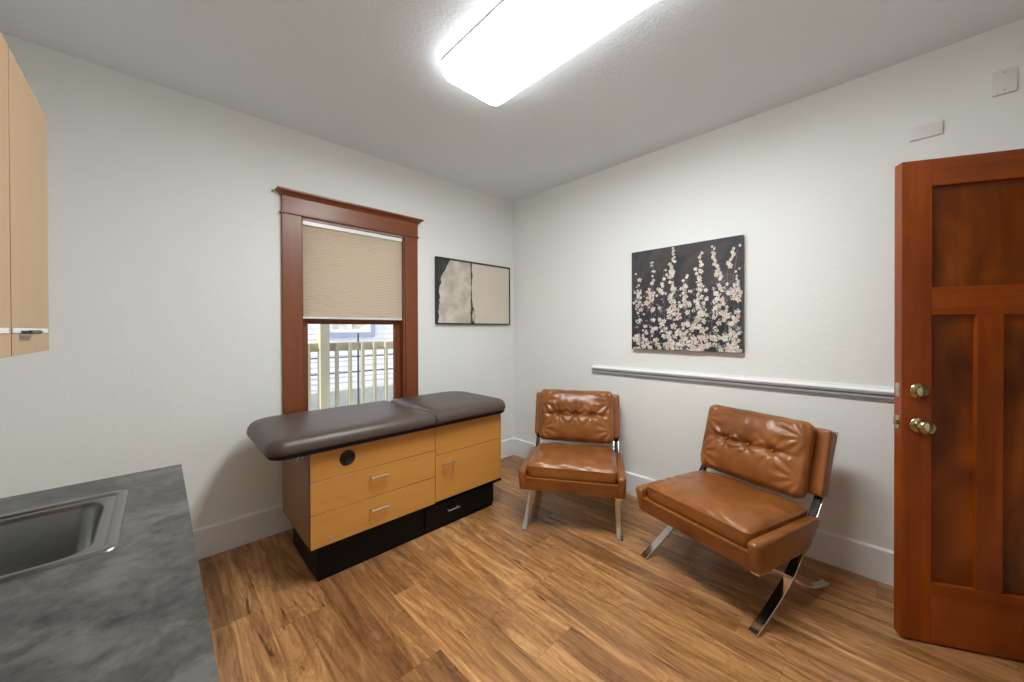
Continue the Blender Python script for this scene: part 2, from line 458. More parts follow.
# chair rail on the right wall
bm = nb()
prof = [(0, .938), (-.012, .938), (-.014, .946), (-.018, .949), (-.018, .957), (-.014, .960), (-.020, .968), (-.024, .972), (-.024, .984), (0, .984)]
prism(bm, prof, 'x', 0, 1)  # placeholder axis, remapped below
for v_ in bm.verts:
    a, dd, z = v_.co; v_.co = (dd, -.985 - a * (3.40 - .985), z)
prof2 = [(0, .984), (-.022, .984), (-.022, .988), (-.014, .994), (-.004, .998), (0, 1.012)]
b0 = len(bm.verts)
fs = prism(bm, prof2, 'x', 0, 1, mat=1)
bm.verts.ensure_lookup_table()
for v_ in bm.verts[b0:]:
    a, dd, z = v_.co; v_.co = (dd, -.985 - a * (3.40 - .985), z)
struct(obj('trim_1', bm, ['grey_trim', 'wall']), 'grey chair rail moulding with a white top', 'moulding')

# ------------------------------------------------------------------ window_1
win = bpy.data.objects.new('window_1', None); COL.objects.link(win); win.location = ((WX0 + WX1) / 2, 0, WZ0); struct(win, 'brown wood framed window half covered by a shade', 'window')
def wpart(name, bm, mats, smooth=None):
    o = obj(name, bm, mats, win, smooth); o.location = (-win.location.x, 0, -WZ0); return o
bm = nb(); box(bm, -2.111, -1.996, -.022, 0, .60, 2.078, .003); wpart('casing', bm, 'window_wood')
bm = nb(); box(bm, -1.243, -1.130, -.022, 0, .60, 2.078, .003); wpart('casing', bm, 'window_wood')
bm = nb()
box(bm, -2.122, -1.120, -.032, 0, 2.074, 2.086, .004)
box(bm, -2.110, -1.131, -.026, 0, 2.086, 2.192, .001)
wpart('head_casing', bm, 'window_wood_x')
bm = nb()
# crown cap that widens upwards
def capring(o_, d, z): return [(-2.110 - o_, -.026 - d, z), (-1.131 + o_, -.026 - d, z), (-1.131 + o_, 0, z), (-2.110 - o_, 0, z)]
loft(bm, [capring(.001, .001, 2.188), capring(.006, .006, 2.194), capring(.010, .014, 2.202), capring(.026, .032, 2.212), capring(.034, .040, 2.216), capring(.034, .040, 2.226)])
wpart('crown_cap', bm, 'window_wood_x')
bm = nb(); box(bm, -2.14, -1.10, -.055, .02, .595, .625, .006); wpart('stool', bm, 'window_wood_x')
bm = nb(); box(bm, -2.10, -1.14, -.020, 0, .50, .594, .003); wpart('apron', bm, 'window_wood_x')
bm = nb()
box(bm, WX0, WX0 + .012, .0, T, WZ0, WZ1); box(bm, WX1 - .012, WX1, 0, T, WZ0, WZ1); box(bm, WX0, WX1, 0, T, WZ1 - .012, WZ1); box(bm, WX0, WX1, 0, T, WZ0, WZ0 + .012)
wpart('jamb', bm, 'window_wood')
def sash(name, y0, y1, z0, z1, st, tb, bb):
    bm = nb(); a, b = WX0 + .010, WX1 - .010
    box(bm, a, a + st, y0, y1, z0, z1, .003); box(bm, b - st, b, y0, y1, z0, z1, .003)
    box(bm, a + st, b - st, y0, y1, z1 - tb, z1, .003); box(bm, a + st, b - st, y0, y1, z0, z0 + bb, .003)
    wpart(name, bm, 'window_wood')
    bm = nb(); ym = (y0 + y1) / 2; box(bm, a + st - .003, b - st + .003, ym - .002, ym + .002, z0 + bb - .003, z1 - tb + .003); wpart('window_pane', bm, 'glass')
sash('lower_sash', .060, .092, WZ0 + .012, 1.395, .046, .040, .07)
sash('upper_sash', .096, .128, 1.358, WZ1 - .012, .046, .045, .036)

# pleated shade hanging in the window
sh = thing('window_shade', 'beige pleated cellular shade pulled halfway down in the brown window', 'window shade', (-1.623, .012, 1.390))
a, b = -.364, .362
bm = nb(); n = 50; top = 2.026 - 1.390; z0 = .012
for sgn in (-1, 1):
    prev = None
    for i in range(n * 2 + 1):
        z = z0 + (top - z0) * i / (n * 2); y = sgn * (.003 + (.0045 if i % 2 else 0))
        cur = (bm.verts.new((a, y, z)), bm.verts.new((b, y, z)))
        if prev: bm.faces.new((prev[0], prev[1], cur[1], cur[0]))
        prev = cur
obj('pleated_fabric', bm, 'shade', sh)
bm = nb(); box(bm, a, b, -.014, .014, 0, .013, .003); obj('bottom_rail', bm, 'white_trim', sh)
bm = nb(); box(bm, a, b, -.018, .018, top, top + .028, .003); obj('head_rail', bm, 'white_trim', sh)

# ------------------------------------------------------------------ ceiling lamp
LX0, LX1, LY0, LY1 = -1.684, -1.293, -2.42, -1.192
lamp = thing('ceiling_lamp', 'long white rounded ceiling light fixture glowing on the textured ceiling', 'ceiling light', ((LX0 + LX1) / 2, (LY0 + LY1) / 2, H))
cx, cy = lamp.location.x, lamp.location.y
def lp(inset, z, rad=.06): return [(x, y, z) for x, y in rrect(LX0 - cx, LX1 - cx, LY0 - cy, LY1 - cy, rad, 8, inset)]
bm = nb(); loft(bm, [lp(.010, 0), lp(.006, -.005), lp(.003, -.006), lp(.003, -.010), lp(.03, -.010)]); obj('housing', bm, 'white_trim', lamp, 35)
bm = nb(); loft(bm, [lp(.006, -.011), lp(.002, -.038), lp(.004, -.062), lp(.018, -.078), lp(.045, -.084), lp(.10, -.086)])
for f in bm.faces:
    if min(v_.co.z for v_ in f.verts) > -.079: f.material_index = 1
obj('diffuser', bm, ['diffuser', 'diffuser_skirt'], lamp, 60)

# ------------------------------------------------------------------ pictures
# framed abstract on the window wall
pa = thing('abstract_picture', 'thin black framed abstract print in beige and charcoal beside the window', 'picture', (-.513, 0, 1.36))
PW, PH = .885, .590
bm = nb(); hw = PW / 2
for q in ((-hw, -hw + .010, 0, PH), (hw - .010, hw, 0, PH), (-hw + .010, hw - .010, 0, .010), (-hw + .010, hw - .010, PH - .010, PH)):
    box(bm, q[0], q[1], -.028, -.002, q[2], q[3])
obj('picture_frame', bm, 'frame_black', pa)
bm = nb(); box(bm, -hw + .010, hw - .010, -.020, -.004, .010, PH - .010, mat=0)
def flat(bm, pts, y, mat):
    f = bm.faces.new([bm.verts.new((-hw + u * PW, y, v_ * PH)) for u, v_ in pts]); f.material_index = mat
def jag(p0, p1, n, amp, rs):
    return [(p0[0] + (p1[0] - p0[0]) * i / n + (rs.uniform(-amp, amp) if 0 < i < n else 0), p0[1] + (p1[1] - p0[1]) * i / n) for i in range(n + 1)]
rs = random.Random(3)
# warm grey torn shape: left edge ragged, right edge near u=.42
left = jag((.17, .975), (.09, .78), 6, .012, rs) + jag((.08, .76), (.035, .48), 6, .012, rs) + jag((.04, .45), (.025, .02), 10, .012, rs)
right = jag((.425, .02), (.43, .45), 8, .006, rs) + jag((.43, .5), (.425, .975), 8, .004, rs)
def strips(bm, L, R, y, mat, n=40):
    def at(P, v_):
        P = sorted(P, key=lambda q: q[1])
        for a_, b_ in zip(P, P[1:]):
            if a_[1] <= v_ <= b_[1]:
                k = (v_ - a_[1]) / max(1e-6, b_[1] - a_[1]); return a_[0] + (b_[0] - a_[0]) * k
        return P[-1][0] if v_ > P[-1][1] else P[0][0]
    prev = None
    for i in range(n + 1):
        v_ = .02 + .955 * i / n
        c_ = (bm.verts.new((-hw + at(L, v_) * PW, y, v_ * PH)), bm.verts.new((-hw + at(R, v_) * PW, y, v_ * PH)))
        if prev: bm.faces.new((prev[0], prev[1], c_[1], c_[0])).material_index = mat
        prev = c_
strips(bm, left, right, -.0205, 1)
bl = jag((.475, .02), (.495, .10), 2, .004, rs) + jag((.49, .12), (.455, .33), 5, .008, rs) + jag((.45, .35), (.438, .60), 5, .005, rs) + jag((.44, .62), (.455, .80), 4, .008, rs) + jag((.445, .84), (.445, .975), 4, .006, rs)
strips(bm, bl, [(.988, .02), (.988, .975)], -.0205, 2)
# small grey shapes painted inside
for (u0, v0, ru, rv, mt) in ((.18, .40, .05, .16, 3), (.30, .62, .09, .06, 3), (.33, .14, .07, .05, 3), (.14, .75, .04, .07, 3), (.47, .13, .022, .10, 1)):
    pts = [(u0 + ru * math.cos(k * PI / 8) * rs.uniform(.8, 1.1), v0 + rv * math.sin(k * PI / 8) * rs.uniform(.8, 1.1)) for k in range(16)]
    flat(bm, pts, -.0208, mt)
obj('painted_sheet', bm, ['p_dark', 'p_mush', 'p_beige', 'p_grey_soft'] if 'p_grey_soft' in M else ['p_dark', 'p_mush', 'p_beige', 'p_mush'], pa)

# blossom canvas on the right wall: local x runs along the wall to the viewer's right (-y in the room)
pb = thing('blossom_painting', 'square dark canvas painted with pale pink and white blossoms above the chair rail', 'painting', (0, -1.738, 1.532), -PI / 2)
CW, CH = .757, .748
bm = nb(); box(bm, -CW / 2, CW / 2, -.034, -.003, -CH / 2, CH / 2, .002); obj('canvas', bm, 'canvas_edge', pb)
bm = nb()
f = bm.faces.new([bm.verts.new(q) for q in ((-CW / 2 + .002, -.0345, -CH / 2 + .002), (CW / 2 - .002, -.0345, -CH / 2 + .002), (CW / 2 - .002, -.0345, CH / 2 - .002), (-CW / 2 + .002, -.0345, CH / 2 - .002))])
rs = random.Random(11); cnt = [0]
def disc(u, v_, ru, rv, ang, mat, n=7):
    cnt[0] += 1; y = -.0347 - cnt[0] * 1.2e-6
    u = u + .2 * u * (1 - u) if 0 < u < 1 else u
    X, Z = (u - .5) * CW, (.5 - v_) * CH
    ca, sa = math.cos(ang), math.sin(ang); P = []
    for k in range(n):
        a = 2 * PI * k / n; px, pz = ru * math.cos(a), rv * math.sin(a)
        x_ = X + px * ca - pz * sa; z_ = Z + px * sa + pz * ca
        x_ = max(-CW / 2 + .001, min(CW / 2 - .001, x_)); z_ = max(-CH / 2 + .001, min(CH / 2 - .001, z_))
        P.append((x_, z_))
    try: bm.faces.new([bm.verts.new((x_, y, z_)) for x_, z_ in P]).material_index = mat
    except ValueError: pass
def flower(u, v_, r, mat):
    a0 = rs.uniform(0, PI)
    for k in range(5):
        a = a0 + k * 2 * PI / 5
        disc(u + r * .55 * math.cos(a) / CW, v_ - r * .55 * math.sin(a) / CH, r * .52, r * .36, a, mat if rs.random() < .8 else rs.choice((1, 2, 3)))
    disc(u, v_, r * .14, r * .14, 0, 6, 5)
# stems
for (u0, v0, u1, v1) in ((.20, .12, .17, .9), (.38, .04, .37, .95), (.50, .28, .47, .95), (.62, .10, .61, .95), (.74, .05, .80, .45), (.74, .5, .70, .95), (.95, .10, .90, .4), (.06, .35, .07, .9), (.29, .2, .30, .8), (.86, .3, .84, .9), (.97, .4, .93, .95)):
    L = 14
    for i in range(L):
        k = i / L; disc(u0 + (u1 - u0) * k, v0 + (v1 - v0) * k + .03, .0016, (v1 - v0) / L * CH * .6, 0, 5)
# grey soft leaves low in the picture
for i in range(260):
    v_ = 1 - rs.random() ** 1.5 * .62; disc(rs.uniform(.02, .98), v_, rs.uniform(.004, .012), rs.uniform(.003, .007), rs.uniform(0, PI), rs.choice((5, 5, 7)))
spikes = [(.20, .10, .17, .55, 15), (.375, .02, .37, .30, 15), (.36, .22, .38, .60, 18), (.50, .28, .48, .6, 12), (.30, .22, .29, .42, 6), (.62, .09, .60, .36, 15), (.60, .34, .62, .68, 20),
          (.73, .05, .78, .36, 18), (.80, .42, .78, .62, 10), (.95, .08, .88, .26, 8), (.95, .28, .93, .55, 12), (.06, .33, .06, .6, 10), (.13, .40, .2, .62, 10), (.03, .22, .04, .3, 2), (.88, .40, .92, .55, 5)]
for (u0, v0, u1, v1, n) in spikes:
    for i in range(n):
        k = (i + rs.random()) / n
        r = .007 + .009 * k + rs.uniform(-.002, .004)
        flower(u0 + (u1 - u0) * k + rs.gauss(0, .012 + .010 * k), v0 + (v1 - v0) * k, r, rs.choice((1, 1, 2, 3, 4) if k < .8 else (1, 2, 3, 3)))
for i in range(400):
    v_ = 1 - rs.random() ** 1.25 * .60
    u = rs.uniform(.02, .98)
    if .68 < u < .74 and v_ < .85: continue
    flower(u, v_, rs.uniform(.007, .018) * (.7 + .5 * v_), rs.choice((1, 1, 2, 3, 1, 4, 5, 5)))
for i in range(30):
    flower(rs.choice((.36, .40, .58, .62, .52, .80, .22, .9)) + rs.gauss(0, .04), rs.uniform(.62, .97), rs.uniform(.018, .026), rs.choice((2, 3, 1)))
# dark gaps between flowers
for i in range(420):
    disc(rs.uniform(.02, .98), rs.uniform(.5, .98), rs.uniform(.003, .008), rs.uniform(.002, .005), rs.uniform(0, PI), 0, 5)
obj('painted_blossoms', bm, ['canvas_dark', 'p_white', 'p_pink', 'p_peach', 'p_green', 'p_grey', 'p_dot', 'canvas_edge'], pb)

# ------------------------------------------------------------------ cover plates
def plate(name, y, z, wd, ht, screws, label):
    t_ = thing(name, label, 'wall plate', (0, y, z), -PI / 2)
    bm = nb(); box(bm, -wd / 2, wd / 2, -.012, 0, -ht / 2, ht / 2, .003, 2); obj('cover', bm, 'plate', t_, 40)
    if screws:
        for s in (-1, 1):
            bm = nb(); lathe(bm, [(0, .004), (.002, .0035), (.0026, 0)], (0, -.0115, s * ht * .36), (0, -1, 0), 12); obj('screw', bm, 'nickel', t_, 40)
plate('cover_plate', -2.883, 2.266, .107, .062, False, 'low wide blank white cover plate on the wall just above the door corner')
plate('cover_plate', -3.112, 2.395, .066, .106, True, 'upright blank white cover plate near the ceiling, with two screws')

# ------------------------------------------------------------------ door_1 (open leaf)
ux, uy = .465, -.885
dl = math.hypot(ux, uy); ux /= dl; uy /= dl
DW = .762; ang = math.atan2(uy, ux)
# local: x from free edge to hinge, y outward to the wall side (+), face at y=0
door = bpy.data.objects.new('door_1', None); COL.objects.link(door)
door.location = (-.447, -2.798, 0); door.rotation_euler = (0, 0, ang); struct(door, 'open reddish brown panelled wooden door with brass knob and deadbolt', 'door')
TH = .047; DZ0, DZ1 = .010, 2.006
def dp(name, bm, mat, smooth=None, parent=door): return obj(name, bm, mat, parent, smooth)
for x0, x1 in ((0, .097), (DW - .097, DW)):
    bm = nb(); box(bm, x0, x1, 0, TH, DZ0, DZ1, .0015); dp('stile', bm, 'door_stile')
for z0, z1 in ((DZ0, .258), (1.365, 1.480), (1.895, DZ1)):
    bm = nb(); box(bm, .097, DW - .097, 0, TH, z0, z1, .0015); dp('rail', bm, 'door_rail')
pw = (DW - .194 - .16) / 3
xs = .097
for k in range(3):
    bm = nb(); box(bm, xs - .005, xs + pw + .005, .016, TH - .016, .250, 1.372); dp('panel', bm, 'door_panel')
    if k < 2:
        bm = nb(); box(bm, xs + pw, xs + pw + .08, 0, TH, .258, 1.365, .0015); dp('muntin', bm, 'door_stile')
    xs += pw + .08
bm = nb(); box(bm, .090, DW - .090, .016, TH - .016, 1.474, 1.901); dp('panel', bm, 'door_panel')
# deadbolt, knob (room side faces local -y), edge plates
bm = nb(); lathe(bm, [(-.001, .031), (.006, .032), (.012, .027), (.016, .020), (.024, .019), (.026, .012), (.027, .006), (.029, 0)], (.055, 0, 1.050), (0, -1, 0), 28)
box(bm, .0535, .0565, -.0285, -.024, 1.042, 1.058); dp('deadbolt', bm, 'brass', 40)
bm = nb(); lathe(bm, [(-.001, .033), (.005, .034), (.010, .030), (.013, .016), (.022, .012), (.028, .018), (.034, .027), (.044, .030), (.054, .027), (.060, .018), (.0625, .008), (.063, 0)], (.056, 0, .908), (0, -1, 0), 32)
dp('door_knob', bm, 'brass', 50)
bm = nb(); lathe(bm, [(-.001, .033), (.005, .034), (.010, .030), (.014, .016), (.030, .012), (.038, .018), (.046, .027), (.056, .030), (.066, .027), (.073, .018), (.077, 0)], (.060, TH, .910), (0, 1, 0), 32)
dp('door_knob', bm, 'brass', 50)
bm = nb(); box(bm, -.002, .0005, .011, .036, 1.020, 1.078, .001, 1); lathe(bm, [(0, .009), (.003, .009), (.003, 0)], (-.001, .0235, 1.049), (-1, 0, 0), 16); dp('bolt_plate', bm, 'nickel')
bm = nb(); box(bm, -.002, .0005, .011, .036, .882, .940, .001, 1); box(bm, -.013, -.001, .016, .031, .902, .920, .003, 2); dp('latch_plate', bm, 'brass')
for z in (.25, 1.0, 1.76):
    bm = nb(); box(bm, DW - .001, DW + .003, .004, .040, z, z + .09); tube(bm, [(DW + .006, .045, z), (DW + .006, .045, z + .09)], .006, 10); dp('hinge', bm, 'brass')

# ------------------------------------------------------------------ exam table
TX0, TX1 = -2.149, -.850
tb = thing('exam_table', 'honey wood examination table with dark brown padded top under the window', 'exam table', (-1.5, -.45, 0))
OX, OY = 1.5, .45
def tp(name, bm, mats, smooth=None, parent=tb): 
    for v_ in bm.verts: v_.co.x += OX; v_.co.y += OY
    return obj(name, bm, mats, parent, smooth)
bm = nb(); box(bm, TX0, TX1, -.722, -.175, .200, .698, .001, 1); tp('cabinet_body', bm, 'honey_shaded')
def front(name, x0, x1, z0, z1, mats=('honey', 'edge_dark')):
    bm = nb(); g = .0015
    box(bm, x0 + g, x1 - g, -.740, -.7225, z0 + g, z1 - g, .0008, 1)
    for f in bm.faces:
        if f.normal.y > -.9 and abs(f.normal.y) < .3: f.material_index = 1
    return tp(name, bm, list(mats))
def pull(parent, x0, x1, z, mat='nickel', out=.030, y=-.740):
    bm = nb(); r = .0048
    tube(bm, [(x0, y - out, z), (x1, y - out, z)], r, 10)
    for x in (x0 + .008, x1 - .008): tube(bm, [(x, y + .001, z), (x, y - out, z)], .004, 8)
    return tp('handle', bm, mat, 40, parent)
XS = -1.421
pn = front('front_panel', TX0, XS, .540, .698)
bm = nb(); lathe(bm, [(0, .041), (.003, .041), (.004, .037), (.002, .034), (.002, 0)], (-1.966, -.740, .627), (0, -1, 0), 28); tp('cable_port', bm, 'black_gloss', 40, pn)
d1 = front('drawer', TX0, XS, .370, .540); pull(d1, -1.848, -1.745, .487)
d2 = front('drawer', TX0, XS, .197, .370); pull(d2, -1.848, -1.745, .305)
front('front_panel', XS, TX1, .503, .698)
d3 = front('cabinet_door', XS, TX1, .203, .503); pull(d3, -1.376, -1.278, .438)
bm = nb(); box(bm, -.955, -.852, -.745, -.60, .186, .199, .003); tp('corner_bracket', bm, 'black')
bm = nb(); box(bm, -2.104, -.902, -.697, -.215, 0, .200, .002, 1); tp('plinth', bm, 'black')
bm = nb(); box(bm, -1.475, -.905, -.712, -.697, .035, .172, .003, 2); sd3 = tp('step_drawer', bm, 'black')
pull(sd3, -1.318, -1.228, .112, 'nickel', .022, -.712)
bm = nb(); tube(bm, [(TX0 - .001, -.64, .66), (TX0 - .022, -.64, .655), (TX0 - .030, -.64, .640), (TX0 - .020, -.64, .628), (TX0 - .010, -.64, .634)], .004, 8)
box(bm, TX0 - .003, TX0, -.655, -.625, .645, .675, .001, 1); tp('hook', bm, 'brass', 40)
CY0, CY1 = -.792, -.108
def pad(x0, x1, rad, name):
    prof = [(.012, .7165), (.003, .719), (.000, .727), (.000, .742), (.004, .758), (.013, .773), (.028, .784), (.048, .790), (.08, .794), (.13, .7965), (.20, .798), (.27, .798)]
    bm = nb()
    n = 10
    loft(bm, [[(x, y, z) for x, y in rrect(x0, x1, CY0, CY1, rad, n, i_)] for i_, z in prof], cap0=True)
    return tp(name, bm, 'vinyl', 60)
pad(-2.338, -1.440, (.08, .012, .012, .15), 'cushion')
pad(-1.437, -.787, (.012, .12, .19, .012), 'cushion')
bm = nb()
loft(bm, [[(x, y, z) for x, y in rrect(-2.322, -.792, CY0 + .006, CY1 - .006, (.075, .12, .18, .15), 10)] for z in (.699, .7165)])
tp('cushion_board', bm, 'black')

# ------------------------------------------------------------------ counter, sink, base cabinet, wall cabinet
CZ = .86; CX1 = -2.639; CYE = -1.100; CYB = -3.20
SX0, SX1, SY0, SY1 = -3.145, -2.755, -1.662, -1.262
ct = nb()
ox0, ox1, oy0, oy1 = SX0 + .012, SX1 - .012, SY0 + .012, SY1 - .012
Z0 = CZ - .038
box(ct, XL, ox0, CYB, CYE, Z0, CZ); box(ct, ox1, CX1, CYB, CYE, Z0, CZ)
box(ct, ox0, ox1, CYB, oy0, Z0, CZ); box(ct, ox0, ox1, oy1, CYE, Z0, CZ)
bmesh.ops.remove_doubles(ct, verts=ct.verts, dist=1e-5)
tag(obj('countertop', ct, 'counter'), 'mottled dark grey laminate countertop holding the steel sink', 'countertop')
bc = thing('base_cabinet', 'maple laminate base cabinet under the grey countertop', 'cabinet', (-2.93, -2.15, 0))
def bp(name, bm, mats, smooth=None, parent=bc):
    for v_ in bm.verts: v_.co.x += 2.93; v_.co.y += 2.15
    return obj(name, bm, mats, parent, smooth)
bm = nb()
for q in ((XL + .001, -2.681, CYE - .038, CYE - .020, .10, Z0 - .001), (XL + .001, -2.681, CYB, CYB + .018, .10, Z0 - .001), (XL + .001, XL + .012, CYB, CYE - .02, .10, Z0 - .001), (XL + .001, -2.681, CYB, CYE - .02, .10, .118)): box(bm, *q)
bp('cabinet_body', bm, 'maple')
bm = nb(); box(bm, XL + .02, -2.72, CYB, CYE - .03, 0, .099); bp('plinth', bm, 'black')
ys = [CYE - .020 - k * (CYE - .020 - CYB) / 4 for k in range(5)]
for k in range(4):
    bm = nb(); box(bm, -2.680, -2.662, ys[k + 1] + .002, ys[k] - .002, .105, Z0 - .008, .001, 1); dr = bp('cabinet_door', bm, 'maple')
    bm = nb(); yy = (ys[k] + ys[k + 1]) / 2; tube(bm, [(-2.646, yy - .06, .70), (-2.646, yy + .06, .70)], .005, 8)
    for s in (-.05, .05): tube(bm, [(-2.6625, yy + s, .70), (-2.646, yy + s, .70)], .004, 8)
    bp('handle', bm, 'nickel', 40, dr)
# sink
sk = thing('sink', 'small square stainless steel sink set in the grey countertop', 'sink', ((SX0 + SX1) / 2, (SY0 + SY1) / 2, CZ))
kx, ky = sk.location.x, sk.location.y
def sl(x0, x1, y0, y1, rad, z): return [(x - kx, y - ky, z) for x, y in rrect(x0, x1, y0, y1, rad, 8)]
bx0, bx1, by0, by1 = SX0 + .045, SX1 - .042, SY0 + .034, SY1 - .046
bm = nb()
loft(bm, [sl(SX0, SX1, SY0, SY1, .022, .0005), sl(SX0 + .001, SX1 - .001, SY0 + .001, SY1 - .001, .022, .003), sl(SX0 + .006, SX1 - .006, SY0 + .006, SY1 - .006, .020, .0055),
          sl(SX0 + .014, SX1 - .014, SY0 + .014, SY1 - .014, .016, .0045), sl(SX0 + .022, SX1 - .020, SY0 + .022, SY1 - .024, .016, .0035),
          sl(SX0 + .024, SX1 - .022, SY0 + .024, SY1 - .026, .016, .0005), sl(SX0 + .028, SX1 - .026, SY0 + .028, SY1 - .030, .016, .0008),
          sl(bx0 - .004, bx1 + .004, by0 - .004, by1 + .004, .048, .0008), sl(bx0, bx1, by0, by1, .045, -.003), sl(bx0 + .003, bx1 - .003, by0 + .003, by1 - .003, .045, -.012),
          sl(bx0 + .010, bx1 - .010, by0 + .010, by1 - .010, .050, -.110), sl(bx0 + .020, bx1 - .020, by0 + .020, by1 - .020, .055, -.135), sl(bx0 + .045, bx1 - .045, by0 + .045, by1 - .045, .05, -.146),
          sl(bx0 + .11, bx1 - .11, by0 + .11, by1 - .11, .03, -.149)], cap0=False)
so = obj('basin', bm, 'steel', sk, 50)
bm = nb(); lathe(bm, [(0, .032), (.003, .030), (.002, .022), (-.004, .020), (-.004, 0)], ((bx0 + bx1) / 2 - kx, (by0 + by1) / 2 - ky, -.149), (0, 0, 1), 24); obj('drain', bm, 'chrome', sk, 40)

uc = thing('wall_cabinet', 'pale maple upper cabinet with thin bar handles hung on the left wall', 'cabinet', (-3.25, -1.11, 1.258))
def up_(name, bm, mats, smooth=None, parent=uc):
    for v_ in bm.verts: v_.co.x += 3.25; v_.co.y += 1.11; v_.co.z -= 1.258
    return obj(name, bm, mats, parent, smooth)
bm = nb(); box(bm, XL + .001, -2.934, -2.60, -1.112, 1.258, 1.908); up_('cabinet_body', bm, 'maple')
for y1 in (-1.110, -1.482, -1.854, -2.226):
    bm = nb(); box(bm, -2.933, -2.915, y1 - .372 + .003, y1 - .001, 1.257, 1.910, .0008, 1); 
    for f in bm.faces:
        if abs(f.normal.y) > .6: f.material_index = 1  # door edges coloured dark, standing in for shade in the gaps
    dr = up_('cabinet_door', bm, ['maple', 'edge_dark'])
    bm = nb(); box(bm, -2.9155, -2.9125, y1 - .368, y1 - .030, 1.306, 1.317, .0005, 1); up_('metal_strip', bm, 'white_trim', None, dr)
    bm = nb(); yc = y1 - .262
    tube(bm, [(-2.900, yc - .05, 1.308), (-2.900, yc + .05, 1.308)], .0045, 8)
    for s in (-.045, .045): tube(bm, [(-2.915, yc + s, 1.308), (-2.900, yc + s, 1.308)], .0035, 8)
    up_('handle', bm, 'dark_metal', 40, dr)

# ------------------------------------------------------------------ leather chairs
def sm(t_): t_ = max(0, min(1, t_)); return t_ * t_ * (3 - 2 * t_)

def flatbar(bm, path, xc, wdt, th):
    """flat bar following path [(s,z)] in the side plane, wide across x"""
    n = len(path); L = []
    for i in range(n):
        a_ = path[max(i - 1, 0)]; b_ = path[min(i + 1, n - 1)]
        d = Vector((b_[0] - a_[0], b_[1] - a_[1])).normalized(); nn = Vector((-d.y, d.x)) * th / 2
        s, z = path[i]; c_ = .0015
        ring = []
        for (dx, sg) in ((-wdt / 2 + c_, 1), (wdt / 2 - c_, 1), (wdt / 2, .6), (wdt / 2, -.6), (wdt / 2 - c_, -1), (-wdt / 2 + c_, -1), (-wdt / 2, -.6), (-wdt / 2, .6)):
            ring.append((xc + dx, s + nn.x * sg, z + nn.y * sg))
        L.append(ring)
    loft(bm, L)

def spline(P, n=8):
    out = []
    for i in range(len(P) - 1):
        p0 = P[max(i - 1, 0)]; p1 = P[i]; p2 = P[i + 1]; p3 = P[min(i + 2, len(P) - 1)]
        for k in range(n):
            t_ = k / n
            out.append(tuple(.5 * ((2 * p1[a]) + (-p0[a] + p2[a]) * t_ + (2 * p0[a] - 5 * p1[a] + 4 * p2[a] - p3[a]) * t_ ** 2 + (-p0[a] + 3 * p1[a] - 3 * p2[a] + p3[a]) * t_ ** 3) for a in (0, 1)))
    out.append(P[-1]); return out

LEGA = spline([(-.018, .005), (.125, .070), (.265, .150), (.38, .255), (.478, .365), (.568, .480), (.645, .62), (.710, .775)])
LEGB = spline([(.0, .258), (.06, .253), (.13, .233), (.21, .192), (.30, .138), (.39, .084), (.49, .042), (.57, .018), (.63, .012)])
BTILT = math.radians(17)

